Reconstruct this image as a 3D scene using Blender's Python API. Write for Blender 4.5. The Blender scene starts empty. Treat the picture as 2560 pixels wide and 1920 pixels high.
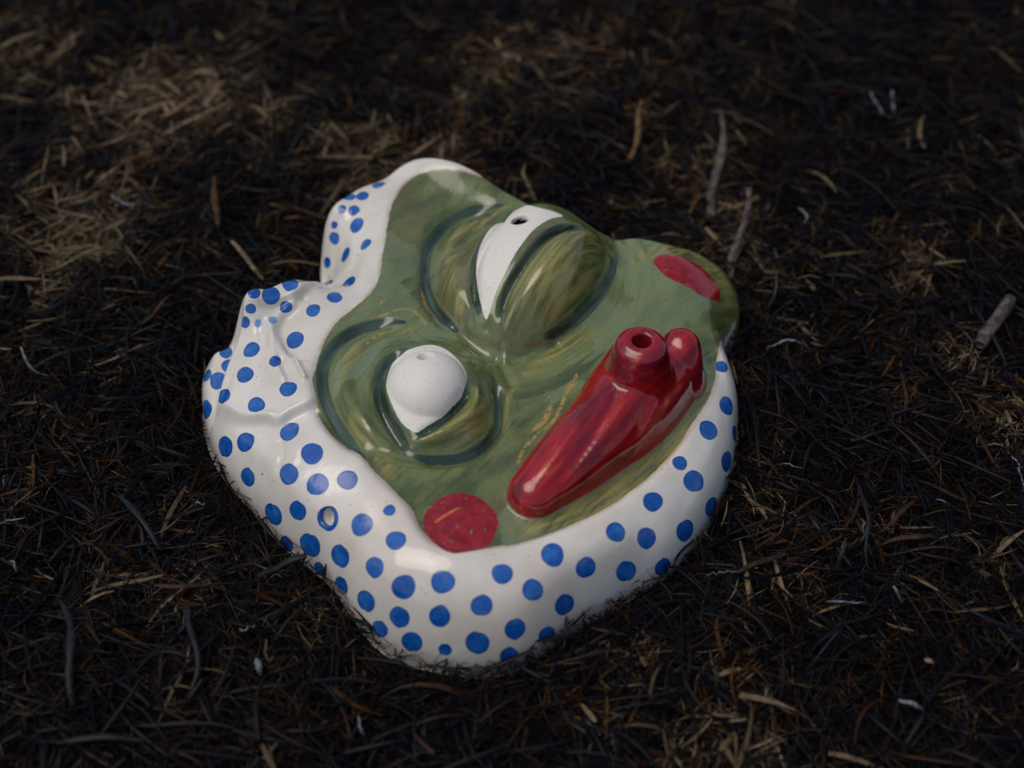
import bpy, math, random
import numpy as np

# ------------------------------------------------------------------ camera
PITCH = math.radians(46.0)
DIST = 0.60
FPX = 2560 * 50.0 / 36.0
scene = bpy.context.scene
COL = scene.collection
cam_d = bpy.data.cameras.new('camera')
cam_d.lens = 50.0
cam_d.sensor_width = 36.0
cam_d.clip_start = 0.01
cam_d.clip_end = 2000.0
cam = bpy.data.objects.new('camera', cam_d)
COL.objects.link(cam)
cam.location = (0.0, -DIST * math.cos(PITCH), DIST * math.sin(PITCH))
cam.rotation_euler = (math.pi / 2 - PITCH, 0, 0)
cam_d.dof.use_dof = True
cam_d.dof.focus_distance = 0.56
cam_d.dof.aperture_fstop = 5.5
scene.camera = cam

# ------------------------------------------------------------------ sky, sun, exposure
SUN_EL, SUN_AZ = math.radians(68), math.radians(-100)      # azimuth from +Y towards +X
world = bpy.data.worlds.new('World')
scene.world = world
world.use_nodes = True
wn = world.node_tree.nodes
wl = world.node_tree.links
sky = wn.new('ShaderNodeTexSky')
sky.sky_type = 'NISHITA'
sky.sun_disc = False
sky.sun_elevation = SUN_EL
sky.sun_rotation = SUN_AZ
sky.air_density = 1.0
sky.dust_density = 3.0
sky.ozone_density = 1.0
bg = wn['Background']
bg.inputs['Strength'].default_value = 0.10
wl.new(sky.outputs[0], bg.inputs['Color'])
sun_d = bpy.data.lights.new('sun', 'SUN')
sun_d.energy = 1.2
sun_d.angle = math.radians(45)
sun_d.color = (1.0, 0.92, 0.82)
sun = bpy.data.objects.new('sun', sun_d)
COL.objects.link(sun)
sun.rotation_euler = (math.pi / 2 - SUN_EL, 0, math.pi - SUN_AZ)
sun['kind'] = 'helper'
vs = scene.view_settings
vs.view_transform = 'Standard'
vs.look = 'None'
vs.gamma = 1.0
vs.use_curve_mapping = False
vs.exposure = 0.0
scene.render.engine = 'CYCLES'
scene.cycles.max_bounces = 6
scene.cycles.use_denoising = True

# ------------------------------------------------------------------ helpers (centimetres until meshes are written)
CAMP = np.array([0.0, -DIST * math.cos(PITCH), DIST * math.sin(PITCH)]) * 100
SP, CP = math.sin(PITCH), math.cos(PITCH)
rng = np.random.default_rng(7)


def ray(px, py):
    a, b = (px - 1280.0) / FPX, -(py - 960.0) / FPX
    d = np.array([a, CP + b * SP, -SP + b * CP])
    return d


def at(px, py, z=0.0):
    d = ray(px, py)
    t = (z - CAMP[2]) / d[2]
    p = CAMP + t * d
    return p[0], p[1]


def depth_of(p):
    v = np.asarray(p) - CAMP
    return v[1] * CP - v[2] * SP


def smooth_closed(pts, n=8):
    """closed Catmull-Rom through the points"""
    P = np.asarray(pts, float)
    out = []
    m = len(P)
    for i in range(m):
        p0, p1, p2, p3 = P[i - 1], P[i], P[(i + 1) % m], P[(i + 2) % m]
        for k in range(n):
            t = k / n
            out.append(0.5 * (2 * p1 + (p2 - p0) * t + (2 * p0 - 5 * p1 + 4 * p2 - p3) * t * t + (3 * p1 - p0 - 3 * p2 + p3) * t ** 3))
    return np.array(out)


def smooth_open(pts, n=8):
    P = np.asarray(pts, float)
    P = np.vstack([2 * P[0] - P[1], P, 2 * P[-1] - P[-2]])
    out = []
    for i in range(1, len(P) - 2):
        p0, p1, p2, p3 = P[i - 1], P[i], P[i + 1], P[i + 2]
        for k in range(n):
            t = k / n
            out.append(0.5 * (2 * p1 + (p2 - p0) * t + (2 * p0 - 5 * p1 + 4 * p2 - p3) * t * t + (3 * p1 - p0 - 3 * p2 + p3) * t ** 3))
    out.append(P[-2])
    return np.array(out)


def dist_poly(X, Y, poly, closed=False, with_t=False):
    """distance of the points to a polyline; t = fraction along it"""
    P = np.asarray(poly)[:, :2]
    A = P
    B = np.roll(P, -1, 0)
    if not closed:
        A, B = P[:-1], P[1:]
    best = np.full(X.shape, 1e9)
    tb = np.zeros(X.shape)
    seg = np.hypot(*(B - A).T)
    cum = np.concatenate([[0], np.cumsum(seg)])
    tot = max(cum[-1], 1e-9)
    for i in range(len(A)):
        dx, dy = B[i] - A[i]
        l2 = dx * dx + dy * dy + 1e-12
        t = np.clip(((X - A[i, 0]) * dx + (Y - A[i, 1]) * dy) / l2, 0, 1)
        d = (X - A[i, 0] - t * dx) ** 2 + (Y - A[i, 1] - t * dy) ** 2
        m = d < best
        best = np.where(m, d, best)
        if with_t:
            tb = np.where(m, (cum[i] + t * seg[i]) / tot, tb)
    best = np.sqrt(best)
    return (best, tb) if with_t else best


def inside(X, Y, poly):
    P = np.asarray(poly)[:, :2]
    c = np.zeros(X.shape, bool)
    x1, y1 = P[-1]
    for x2, y2 in P:
        if y1 != y2:
            c ^= ((y1 > Y) != (y2 > Y)) & (X < (x2 - x1) * (Y - y1) / (y2 - y1) + x1)
        x1, y1 = x2, y2
    return c


def sdf(X, Y, poly):
    """negative inside"""
    d = dist_poly(X, Y, poly, True)
    return np.where(inside(X, Y, poly), -d, d)


def sstep(x, a, b):
    t = np.clip((x - a) / (b - a), 0, 1)
    return t * t * (3 - 2 * t)


def smax(a, b, k):
    h = np.clip(0.5 + 0.5 * (a - b) / k, 0, 1)
    return b + (a - b) * h + k * h * (1 - h)


_ph = np.random.default_rng(3).uniform(0, 6.28, (40, 2))
_dr = np.random.default_rng(4).uniform(0, 6.28, 40)


def wob(X, Y, f, n=6, s=0):
    """cheap smooth noise, about -1..1"""
    v = 0
    for i in range(n):
        a = _dr[(i + s) % 40]
        ff = f * (0.7 + 0.6 * i / n)
        v = v + np.sin((X * math.cos(a) + Y * math.sin(a)) * ff + _ph[(i + s) % 40, 0])
    return v / n * 1.6


# ------------------------------------------------------------------ the mask's relief
STEP = 0.055
gx = np.arange(-14.2, 11.2, STEP)
gy = np.arange(-14.8, 13.4, STEP)
X, Y = np.meshgrid(gx, gy)

foot_px = [(505, 985), (509, 1045), (527, 1111), (567, 1192), (631, 1265), (694, 1335), (764, 1398), (833, 1462), (891, 1540),
           (961, 1605), (1065, 1648), (1192, 1668), (1296, 1654), (1377, 1610), (1458, 1556), (1562, 1497), (1667, 1433),
           (1736, 1358), (1794, 1265), (1829, 1175), (1842, 1095), (1845, 1030), (1832, 970), (1814, 920), (1812, 888), (1830, 848), (1848, 815), (1848, 780), (1826, 745), (1785, 725),
           (1710, 712), (1600, 718), (1500, 715), (1370, 660), (1220, 585), (1070, 550), (940, 580), (862, 622), (812, 668), (800, 705), (795, 745), (740, 815), (650, 880),
           (565, 915), (520, 945)]
foot = smooth_closed([at(x, y, -0.55) for x, y in foot_px], 5)

ctrl = [  # px, py, z in cm
    (1066, 408, 5.2), (986, 440, 5.2), (965, 520, 5.1), (950, 640, 4.9), (935, 715, 4.6), (1150, 428, 5.0), (1230, 475, 4.6),
    (1040, 520, 4.6), (1010, 640, 4.4), (1000, 760, 4.3),
    (880, 505, 4.3), (840, 560, 3.8), (835, 640, 2.6), (880, 620, 3.7), (915, 600, 4.5), (880, 560, 4.2),
    (872, 706, 3.8), (835, 720, 3.1),
    (733, 712, 4.9), (785, 716, 4.6), (680, 732, 4.6), (622, 757, 3.9), (640, 800, 4.0), (690, 780, 4.3), (720, 850, 4.3),
    (660, 870, 4.1), (612, 880, 3.6), (596, 930, 3.4), (640, 960, 3.8), (700, 970, 4.1), (562, 1010, 2.9), (640, 1020, 3.6),
    (760, 980, 4.4), (790, 850, 4.5), (760, 900, 4.3),
    (548, 885, 1.9), (520, 960, 1.4), (527, 1040, 1.6),
    (620, 1090, 2.9), (560, 1100, 2.0), (600, 1180, 1.8), (700, 1120, 3.5), (780, 1120, 4.1), (680, 1220, 2.8), (760, 1250, 3.1),
    (850, 1200, 4.0), (720, 1330, 1.8), (800, 1380, 2.0), (880, 1330, 3.4), (960, 1300, 4.0), (900, 1460, 2.3), (980, 1420, 3.5),
    (1020, 1520, 2.4), (1080, 1440, 3.7), (1190, 1450, 3.6), (1150, 1540, 2.6), (1280, 1430, 3.6), (1300, 1540, 2.4), (1400, 1430, 3.2),
    (1480, 1400, 3.0), (1450, 1480, 2.2), (1560, 1350, 2.8), (1650, 1250, 2.7), (1620, 1380, 1.8), (1720, 1150, 2.6), (1740, 1250, 1.7),
    (1800, 1050, 2.1), (1785, 1000, 2.3), (1806, 920, 1.8),
    (1060, 1330, 3.8), (1200, 1350, 3.6), (1350, 1310, 3.5), (1500, 1240, 3.3), (1650, 1110, 3.0), (1760, 960, 2.8), (1800, 860, 2.3),
    (900, 1060, 4.2), (980, 1180, 4.0), (1100, 1220, 3.9), (1250, 1150, 3.9), (1280, 1000, 3.9), (1300, 900, 4.0), (1200, 860, 4.2),
    (1400, 900, 4.1), (1500, 820, 4.2), (1600, 760, 4.3), (1560, 640, 4.5), (1700, 690, 4.5), (1760, 760, 3.6), (1700, 628, 4.7),
    (1800, 715, 3.0), (1630, 612, 4.6), (1835, 780, 1.9), (1300, 700, 4.4), (1060, 980, 4.2)]
ZS = 0.68                                     # the shell is fairly flat
C = np.array([(*at(a, b, z * ZS), z * ZS) for a, b, z in ctrl])


def tps(C, X, Y, lam=0.02):
    n = len(C)
    D = np.hypot(C[:, None, 0] - C[None, :, 0], C[:, None, 1] - C[None, :, 1])
    K = np.where(D > 0, D * D * np.log(D + 1e-12), 0) + lam * np.eye(n)
    Pm = np.c_[np.ones(n), C[:, :2]]
    A = np.block([[K, Pm], [Pm.T, np.zeros((3, 3))]])
    w = np.linalg.solve(A, np.r_[C[:, 2], 0, 0, 0])
    out = w[n] + w[n + 1] * X + w[n + 2] * Y
    for i in range(n):
        d2 = (X - C[i, 0]) ** 2 + (Y - C[i, 1]) ** 2
        out = out + w[i] * 0.5 * d2 * np.log(d2 + 1e-12)
    return out


H = tps(C, X, Y)
d_foot = -sdf(X, Y, foot)                     # positive inside
ZB = -1.2


def rim(H):
    w = 1.1
    t = np.clip(d_foot / w, 0, 1)
    s = (1 - (1 - t) ** 2.3) ** (1 / 2.3)
    return np.where(d_foot > 0, ZB + (np.clip(H, 0.4, 12) - ZB) * s, ZB)


def sample(G, x, y):
    fx = np.clip((x - gx[0]) / STEP, 0, len(gx) - 1.001)
    fy = np.clip((y - gy[0]) / STEP, 0, len(gy) - 1.001)
    i, j = fx.astype(int), fy.astype(int)
    u, v = fx - i, fy - j
    return (G[j, i] * (1 - u) * (1 - v) + G[j, i + 1] * u * (1 - v) + G[j + 1, i] * (1 - u) * v + G[j + 1, i + 1] * u * v)


def hit(px, py, G):
    """where the sight line through a photo point meets the relief"""
    d = ray(px, py)
    t0, t1 = (9.5 - CAMP[2]) / d[2], (-0.8 - CAMP[2]) / d[2]
    t = np.linspace(t0, t1, 900)
    p = CAMP[None] + t[:, None] * d[None]
    g = sample(G, p[:, 0], p[:, 1])
    gap = p[:, 2] - g
    k = np.argmax(gap <= 0)
    if gap[k] > 0 or p[k, 2] < -0.7:                    # sight line just misses the crest: nearest point of the crest
        k = np.argmin(np.where(g > .5, gap, 9))
        return np.array([p[k, 0], p[k, 1], g[k]])
    return p[k]


def hits(pts, G):
    return np.array([hit(x, y, G) for x, y in pts])


def dome(px, py, z, ax_px, a, b, h, p=2.0):
    """rounded mound: centre, long axis towards ax_px, half lengths, height"""
    cx, cy = at(px, py, z)
    ex, ey = at(ax_px[0], ax_px[1], z)
    th = math.atan2(ey - cy, ex - cx)
    u = ((X - cx) * math.cos(th) + (Y - cy) * math.sin(th)) / a
    v = (-(X - cx) * math.sin(th) + (Y - cy) * math.cos(th)) / b
    r = np.clip(1 - (u * u + v * v), -1.5, 1)
    return z + h * np.sign(r) * np.abs(r) ** (1 / p)


def c1(*pts): return [(480 + x * .36166, 360 + y * .36166) for x, y in pts]
def c2(*pts): return [(1160 + x * .36166, 420 + y * .36166) for x, y in pts]
def c3(*pts): return [(480 + x * .36166, 860 + y * .36166) for x, y in pts]
def c4(*pts): return [(1160 + x * .36166, 860 + y * .36166) for x, y in pts]
def c5(*pts): return [(680 + x * .36166, 1160 + y * .36166) for x, y in pts]


# two big eye mounds
H = smax(H, dome(1335, 700, 2.85, (1455, 550), 4.4, 3.4, 2.4, 1.35), 1.2)
H = smax(H, dome(1045, 990, 2.65, (1150, 872), 3.1, 2.9, 1.25, 1.5), 0.7)
OFF = np.zeros_like(H)
SIL = (c1((960, 455), (1100, 340), (1250, 270), (1330, 240), (1400, 190), (1480, 140), (1620, 105), (1750, 115), (1880, 160), (2000, 220), (2100, 290)) +
       c2((290, 160), (400, 225), (500, 240), (650, 270), (760, 320), (880, 400), (950, 460), (1100, 490), (1300, 505), (1500, 550), (1650, 610), (1770, 690), (1850, 790)) +
       c1((900, 962), (820, 948), (733, 938), (600, 970), (480, 1005), (370, 1050), (342, 1110), (285, 1345), (180, 1430), (110, 1540)))
gate = sstep(d_foot, 0.0, 0.45)


def fit_outline(pts, n, rim_fn, width):
    global OFF
    for it in range(n):
        G = rim_fn(H) + OFF
        for px, py in pts:
            d = ray(px, py)
            t = np.linspace((9.5 - CAMP[2]) / d[2], (0.3 - CAMP[2]) / d[2], 400)
            p = CAMP[None] + t[:, None] * d[None]
            g = sample(G, p[:, 0], p[:, 1])
            pen = np.where(g > -0.5, g - p[:, 2], -9)
            k = np.argmax(pen)
            if pen[k] < -4 or (px > 1780 and p[k, 1] < 1.5):
                continue
            OFF = OFF + np.clip(-pen[k], -.6, .6) * 0.45 * gate * np.exp(-((X - p[k, 0]) ** 2 + (Y - p[k, 1]) ** 2) / width(px) ** 2)


fit_outline(SIL, 10, rim, lambda px: 1.3 if px > 1000 else .9)
H0 = rim


def rim(H, _r=H0):
    return _r(H) + OFF


G = rim(H)


def groove(H, pts, depth, w, G, closed=False, fade=True):
    P = smooth_open(hits(pts, G), 6)
    d, t = dist_poly(X, Y, P, False, True)
    f = sstep(t, 0, 0.12) * sstep(1 - t, 0, 0.12) if fade else 1.0
    return H - depth * np.exp(-(d / w) ** 2) * f


def pillow(H, pts, amp, w, G):
    P = smooth_closed(hits(pts, G), 5)
    s = -sdf(X, Y, P)
    return H + amp * (1 - np.exp(-(np.clip(s, 0, 9) / w) ** 2)), P


# upper eye: lower lid, white crescent, grooves
lidA_px = c2((245, 1130), (250, 1010), (310, 830), (400, 670), (500, 550), (640, 440), (780, 415), (900, 440), (965, 520), (975, 600), (940, 760), (860, 900), (740, 1020), (600, 1100), (400, 1180), (300, 1190))
eyeA_px = c2((147, 1072), (105, 900), (88, 780), (85, 640), (130, 500), (220, 390), (340, 300), (470, 270), (600, 295), (695, 335), (600, 350), (500, 410), (420, 500), (350, 600), (280, 740), (220, 860), (182, 980))
browA_in = c1((2200, 470), (2110, 560), (2040, 650), (1985, 760), (1955, 880), (1955, 1020), (1985, 1170))
browA_out = c1((2140, 425), (1960, 460), (1800, 530), (1680, 650), (1620, 780), (1610, 950), (1650, 1090), (1730, 1210), (1830, 1300))
midA = c2((830, 408), (720, 415), (600, 450), (480, 560), (390, 690), (315, 820), (265, 960), (250, 1080))
outA = c2((1050, 600), (1035, 680), (1000, 780), (930, 890), (820, 1010), (700, 1105), (560, 1170))
H, lidA = pillow(H, lidA_px, 0.75, 0.62, G)
H = groove(H, c1((2120, 500), (1920, 580), (1810, 700), (1775, 850), (1800, 1010), (1870, 1160)), -.30, .38, G)
H = groove(H, [(1128, 800), (1190, 862), (1252, 905)], .20, .28, G)
H = groove(H, [(1405, 848), (1325, 880), (1262, 908)], .16, .28, G)
H = groove(H, [(1205, 795), (1232, 850), (1262, 930), (1290, 990)], .14, .18, G)
H = groove(H, browA_in, 0.42, 0.20, G)
H = groove(H, browA_out, 0.36, 0.36, G)
H = groove(H, midA, 0.36, 0.16, G)
H = groove(H, outA, 0.36, 0.24, G)
# lower eye
eyeB_px = c3((1640, 5), (1740, 30), (1840, 110), (1890, 190), (1900, 260), (1860, 370), (1780, 455), (1690, 530), (1600, 585), (1548, 612), (1480, 575), (1424, 505), (1370, 390), (1345, 260), (1390, 130), (1500, 40))
lidB_px = c3((1975, 275), (2050, 400), (2070, 520), (2040, 620), (1960, 700), (1800, 755), (1620, 765), (1530, 720), (1540, 650), (1620, 600), (1750, 520), (1880, 390), (1930, 300))
grB_in = c3((1480, 25), (1370, 110), (1310, 210), (1290, 330), (1320, 450), (1370, 550), (1440, 660), (1500, 770))
grB_out = [(1010, 806), (961, 808), (900, 825), (850, 855), (815, 905), (806, 960), (820, 1020), (845, 1070), (878, 1115), (910, 1150)]
grB_low = c3((2080, 240), (2120, 400), (2110, 590), (2010, 720), (1850, 795), (1650, 810), (1540, 780))
H, lidB = pillow(H, lidB_px, 0.65, 0.42, G)
H = groove(H, [(1010, 838), (950, 845), (905, 868), (870, 915), (862, 965), (880, 1020), (912, 1075), (950, 1130)], -.26, .36, G)
ballB = dome(1068, 978, 3.15, (1040, 1096), 1.75, 1.6, 1.45)
H = groove(H, grB_in, 0.42, 0.28, G)
H = groove(H, grB_out, 0.34, 0.36, G)
H = groove(H, grB_low, 0.32, 0.22, G)
midB = c3((1900, 340), (1800, 460), (1680, 560), (1560, 640))
H = smax(H, ballB, 0.06)
H = groove(H, midB, 0.18, 0.14, G)
G = rim(H)

# scarf edge: the cloth lies over the face, thicker along the lower side
face_px = (c1((1990, 225), (1880, 190), (1750, 178), (1640, 190), (1530, 230), (1440, 310), (1390, 400), (1360, 520), (1330, 700), (1302, 880), (1280, 990), (1180, 1090),
              (1050, 1180), (940, 1310), (880, 1450), (840, 1600)) +
           c3((835, 270), (850, 330), (868, 400), (868, 470), (900, 545), (960, 640), (1110, 730), (1250, 880), (1390, 1020), (1490, 1110), (1530, 1180), (1570, 1270),
              (1650, 1380), (1740, 1430), (1900, 1442), (2050, 1422), (2160, 1400)) +
           c4((350, 1400), (600, 1310), (850, 1210), (1060, 1100), (1280, 930), (1450, 750), (1600, 530), (1700, 370), (1735, 270), (1740, 130), (1760, 20)) +
           c2((1815, 1120), (1875, 1075)))
face_open = smooth_open(hits(face_px, G), 3)
for _ in range(4):
    face_open[1:-1] = (face_open[:-2] + 2 * face_open[1:-1] + face_open[2:]) / 4
zl = face_open[-1, 2]
far = [at(1850, 806, .5), at(1872, 800, 0), at(1915, 700, 0), at(1840, 600, 1.4), at(1640, 520, 1.4), at(1500, 480, 1.4), at(1400, 430, 2.0), at(1270, 440, 3.0)]
FACE = np.vstack([face_open[:, :2], np.array(far)])
sd_face_g = sdf(X, Y, FACE)
fd, ft = dist_poly(X, Y, face_open, False, True)
n_face = len(face_px)
amp = 0.05 + 0.30 * sstep(ft, 0.30, 0.48) * sstep(1 - ft, 0.02, 0.10)
H = H + amp * (1 / (1 + np.exp(-(sd_face_g - 0.12) / 0.09))) * np.exp(-np.clip(sd_face_g, 0, 9) / 1.6)
H = H + 0.22 * np.exp(-(np.hypot(X - hit(1152, 1308, G)[0], Y - hit(1152, 1308, G)[1]) / 1.1) ** 2)
# raised line just inside the chin edge
chin = c4((400, 1340), (640, 1260), (900, 1160), (1120, 1010), (1300, 860), (1440, 700))
H = groove(H, chin, 0.10, 0.09, G)
chin2 = c4((420, 1300), (640, 1225), (880, 1120), (1090, 975), (1270, 830), (1400, 690))
H = groove(H, chin2, -0.12, 0.14, G)
# cloth folds of the bow: overlapping edges (one side lower) and soft rolls


def signed(P):
    P = P[:, :2]
    best = np.full(X.shape, 1e9)
    sg = np.ones(X.shape)
    tt = np.zeros(X.shape)
    n = len(P) - 1
    for i in range(n):
        (ax_, ay_), (bx, by) = P[i], P[i + 1]
        dx, dy = bx - ax_, by - ay_
        t = np.clip(((X - ax_) * dx + (Y - ay_) * dy) / (dx * dx + dy * dy + 1e-12), 0, 1)
        d = (X - ax_ - t * dx) ** 2 + (Y - ay_ - t * dy) ** 2
        m = d < best
        best = np.where(m, d, best)
        sg = np.where(m, np.sign(dx * (Y - ay_) - dy * (X - ax_)), sg)
        tt = np.where(m, (i + t) / n, tt)
    return np.sqrt(best) * sg, tt


def step(H, pts, amp, soft, decay, G, side=-1, lip=.12, fade=.12):
    d, t = signed(smooth_open(hits(pts, G), 5))
    d = d * side
    f = sstep(t, 0, fade) * sstep(1 - t, 0, fade)
    low = 1 / (1 + np.exp(-np.clip(d / soft, -30, 30))) * np.exp(-(np.clip(d, 0, 9) / decay) ** 2)
    up = np.exp(-((d + .16) / .17) ** 2)
    return H + f * (lip * up - amp * low)


edge_left = [(607, 748), (605, 794), (598, 830), (580, 884), (562, 928), (549, 970), (541, 1015), (540, 1048)]
edge_low = [(541, 1046), (607, 1046), (662, 1050), (695, 1056), (728, 1036), (760, 1022), (797, 1012)]
panel = c1((880, 968), (720, 1080), (625, 1195), (590, 1290), (645, 1420), (720, 1490), (790, 1500))
H = step(H, edge_left, .55, .05, 1.0, G, lip=.14, fade=.10)
H = step(H, edge_low, .30, .06, .7, G, lip=.12, fade=.08)
H = step(H, panel, .24, .07, .9, G, side=1, lip=.10)
for pts, dp, w in [(c1((900, 965), (760, 1005), (640, 1062), (540, 1095), (430, 1085), (360, 1065)), -.16, .13),
                   (c1((800, 1030), (680, 1085), (560, 1130), (440, 1110)), .12, .12),
                   (c1((700, 1480), (745, 1560), (790, 1650)), -.22, .10),
                   (c1((520, 1180), (545, 1300), (560, 1420), (600, 1560), (660, 1659)), -.14, .15),
                   (c1((480, 1180), (470, 1300), (500, 1420)), .10, .14),
                   (c1((610, 1480), (640, 1580), (690, 1659)), .10, .12),
                   (c3((180, 440), (330, 500), (480, 505), (590, 500)), -.10, .14),
                   (c3((600, 640), (625, 760), (590, 900)), .10, .16),
                   (c3((690, 640), (720, 720), (690, 860)), -.07, .2),
                   (c3((300, 780), (430, 900), (560, 1010)), .07, .25),
                   ([(800, 1290), (815, 1340), (850, 1400)], -.06, .2),
                   ([(850, 530), (838, 600), (835, 670)], .10, .22), ([(905, 520), (880, 600), (872, 680)], -.06, .25)]:
    H = groove(H, pts, dp, w, G)
fit_outline([q for q in SIL if q[0] < 1000], 6, H0, lambda px: .6)
H = H + 0.035 * wob(X, Y, 1.1, 6) + 0.012 * wob(X, Y, 3.1, 6, 9)

# lips: swollen body, far lobe and the hollow spout
lipc = [(1336, 1232, 2.6, 1.0), (1400, 1172, 2.7, 1.26), (1470, 1105, 2.8, 1.46), (1540, 1040, 2.9, 1.58), (1600, 982, 2.9, 1.58), (1640, 942, 2.9, 1.42)]
lip2 = [(1490, 1105, 2.4, 1.1), (1562, 1050, 2.5, 1.15), (1624, 992, 2.6, 1.1), (1674, 940, 2.8, .98), (1700, 900, 3.2, .88), (1702, 868, 3.5, .80)]


def tube_h(pts):
    P = smooth_open([(*at(a, b, z), z, r) for a, b, z, r in pts], 6)
    best = np.full(X.shape, -9.0)
    dmin = np.full(X.shape, 9.0)
    for x, y, z, r in P:
        d2 = (X - x) ** 2 + (Y - y) ** 2
        best = np.maximum(best, z + 0.92 * np.sqrt(np.clip(r * r - d2, 0, None)) - np.where(d2 > r * r, 5 * (np.sqrt(d2) - r) + 0.0, 0))
        dmin = np.minimum(dmin, np.sqrt(d2) - r)
    return best, dmin


lip3 = [(1500, 1066, 2.75, 1.4), (1548, 988, 3.0, 1.4), (1586, 915, 3.3, 1.22)]
L1, dl1 = tube_h(lipc)
L3, dl3 = tube_h(lip3)
L1 = smax(L1, L3, .3)
L2, dl2 = tube_h(lip2)
sp_x, sp_y = at(1605, 850, 5.8)
sb_x, sb_y = at(1600, 925, 4.1)
# leaning cone in small slices
SPH = np.full(X.shape, -9.0)
dsp = np.full(X.shape, 9.0)
for k in range(41):
    s = k / 40
    cx, cy, z = sb_x + (sp_x - sb_x) * s, sb_y + (sp_y - sb_y) * s, 3.7 + 2.1 * s
    r = 1.18 - 0.22 * s + 0.03 * math.sin(s * 7)
    d = np.hypot(X - cx, Y - cy)
    SPH = np.maximum(SPH, np.where(d < r, z, z - 6 * (d - r)))
    dsp = np.minimum(dsp, d - r)
ds = np.hypot(X - sp_x, Y - sp_y)
SPH = np.where(SPH > 5.2, SPH - 0.22 * sstep(ds, 0.62, 1.02), SPH)
LIP = smax(smax(L1, L2, 0.22), SPH, 0.9)
for pts, dp, w in [(c4((1080, 300), (1010, 470), (850, 690), (600, 930)), .13, .20), (c4((1290, 330), (1200, 560), (1000, 800), (760, 980)), .11, .18),
                   (c4((940, 330), (820, 520), (620, 780), (470, 930)), -.08, .22), (c4((1400, 250), (1370, 430), (1240, 620)), .10, .14), (c4((560, 1010), (640, 1000), (720, 930)), .08, .16)]:
    P_ = smooth_open([(*at(px, py, 3.9), 0) for px, py in pts], 6)
    d_, t_ = dist_poly(X, Y, P_, False, True)
    LIP = LIP - dp * np.exp(-(d_ / w) ** 2) * sstep(t_, 0, .2) * sstep(1 - t_, 0, .2)
LIP = LIP + .03 * wob(X, Y, 2.3, 6, 5)
Hl = smax(H, LIP, 0.05)
lip_d = np.minimum(np.minimum(dl1, dl2), dsp)
sd_lip_g = np.where(LIP > H - 0.03, -np.minimum(1.0, (LIP - H + 0.03) * 0.5), np.minimum(1.0, (H - 0.03 - LIP) * 0.5))
H = Hl
G = rim(H)
# drilled holes: spout bore, both eyes, hanging hole
bore = hit(1603, 843, G)
H = H - 3.4 * (1 - sstep(np.hypot(X - sp_x, Y - sp_y), 0.23, 0.38))
G = rim(H)

# closed solid from the relief, then even remeshing
ny, nx = X.shape
keep = d_foot > -2.5 * STEP
idx = np.arange(ny * nx).reshape(ny, nx)
cell = keep[:-1, :-1] & keep[1:, :-1] & keep[:-1, 1:] & keep[1:, 1:]
top = np.stack([idx[:-1, :-1][cell], idx[:-1, 1:][cell], idx[1:, 1:][cell], idx[1:, :-1][cell]], 1)
N = ny * nx
V = np.concatenate([np.c_[X.ravel(), Y.ravel(), G.ravel()], np.c_[X.ravel(), Y.ravel(), np.full(N, ZB - 0.35)]])
bot = top[:, ::-1] + N
e = np.concatenate([top[:, [0, 1]], top[:, [1, 2]], top[:, [2, 3]], top[:, [3, 0]]])
key = e[:, 0].astype(np.int64) * N + e[:, 1]
rev = e[:, 1].astype(np.int64) * N + e[:, 0]
bd = e[~np.isin(key, rev)]
side = np.stack([bd[:, 1], bd[:, 0], bd[:, 0] + N, bd[:, 1] + N], 1)
F = np.concatenate([top, bot, side])
used, inv = np.unique(F, return_inverse=True)
V, F = V[used], inv.reshape(F.shape)


def mesh_from(name, V, F, smooth=True):
    me = bpy.data.meshes.new(name)
    k = F.shape[1]
    me.vertices.add(len(V))
    me.vertices.foreach_set('co', np.asarray(V, np.float32).ravel())
    me.loops.add(F.size)
    me.loops.foreach_set('vertex_index', F.astype(np.int32).ravel())
    me.polygons.add(len(F))
    me.polygons.foreach_set('loop_start', np.arange(0, F.size, k, dtype=np.int32))
    if smooth:
        me.polygons.foreach_set('use_smooth', np.ones(len(F), bool))
    me.update(calc_edges=True)
    return me


me = mesh_from('mask_solid', V, F)
tmp = bpy.data.objects.new('mask_solid', me)
COL.objects.link(tmp)
md = tmp.modifiers.new('r', 'REMESH')
md.mode = 'VOXEL'
md.voxel_size = 0.058
md = tmp.modifiers.new('s', 'SMOOTH')
md.factor = 0.5
md.iterations = 3
dg = bpy.context.evaluated_depsgraph_get()
ev = tmp.evaluated_get(dg)
m2 = ev.to_mesh()
nv = len(m2.vertices)
V = np.empty(nv * 3, np.float32)
m2.vertices.foreach_get('co', V)
V = V.reshape(-1, 3).astype(float)
NRM = np.empty(nv * 3, np.float32)
m2.vertices.foreach_get('normal', NRM)
NRM = NRM.reshape(-1, 3)
nl = len(m2.loops)
F = np.empty(nl, np.int32)
m2.loops.foreach_get('vertex_index', F)
F = F.reshape(-1, 4)
ev.to_mesh_clear()
bpy.data.objects.remove(tmp)
bpy.data.meshes.remove(me)
holes = []
for px, py, r, dp in [(1300, 549, 0.37, 0.35), (1063, 888, 0.29, 0.5), (817, 1293, 0.33, 0.5)]:
    p = hit(px, py, G)
    near_v = np.linalg.norm(V - p, axis=1)
    nn = NRM[near_v < 0.6].mean(0)
    nn = nn / np.linalg.norm(nn)
    if px == 1300:
        nn = np.array([0, -.25, .97])
    q = V - p
    da = np.linalg.norm(q - (q @ nn)[:, None] * nn, axis=1)
    sel = near_v < 1.0
    f = np.where(sel, 1 - sstep(da, r * .78, r * 1.1), 0)
    V = V - nn * (dp * f)[:, None]
    holes.append((p, nn, r, f, np.where(sel, da, 9)))
through = holes[0][3] > .35
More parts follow.
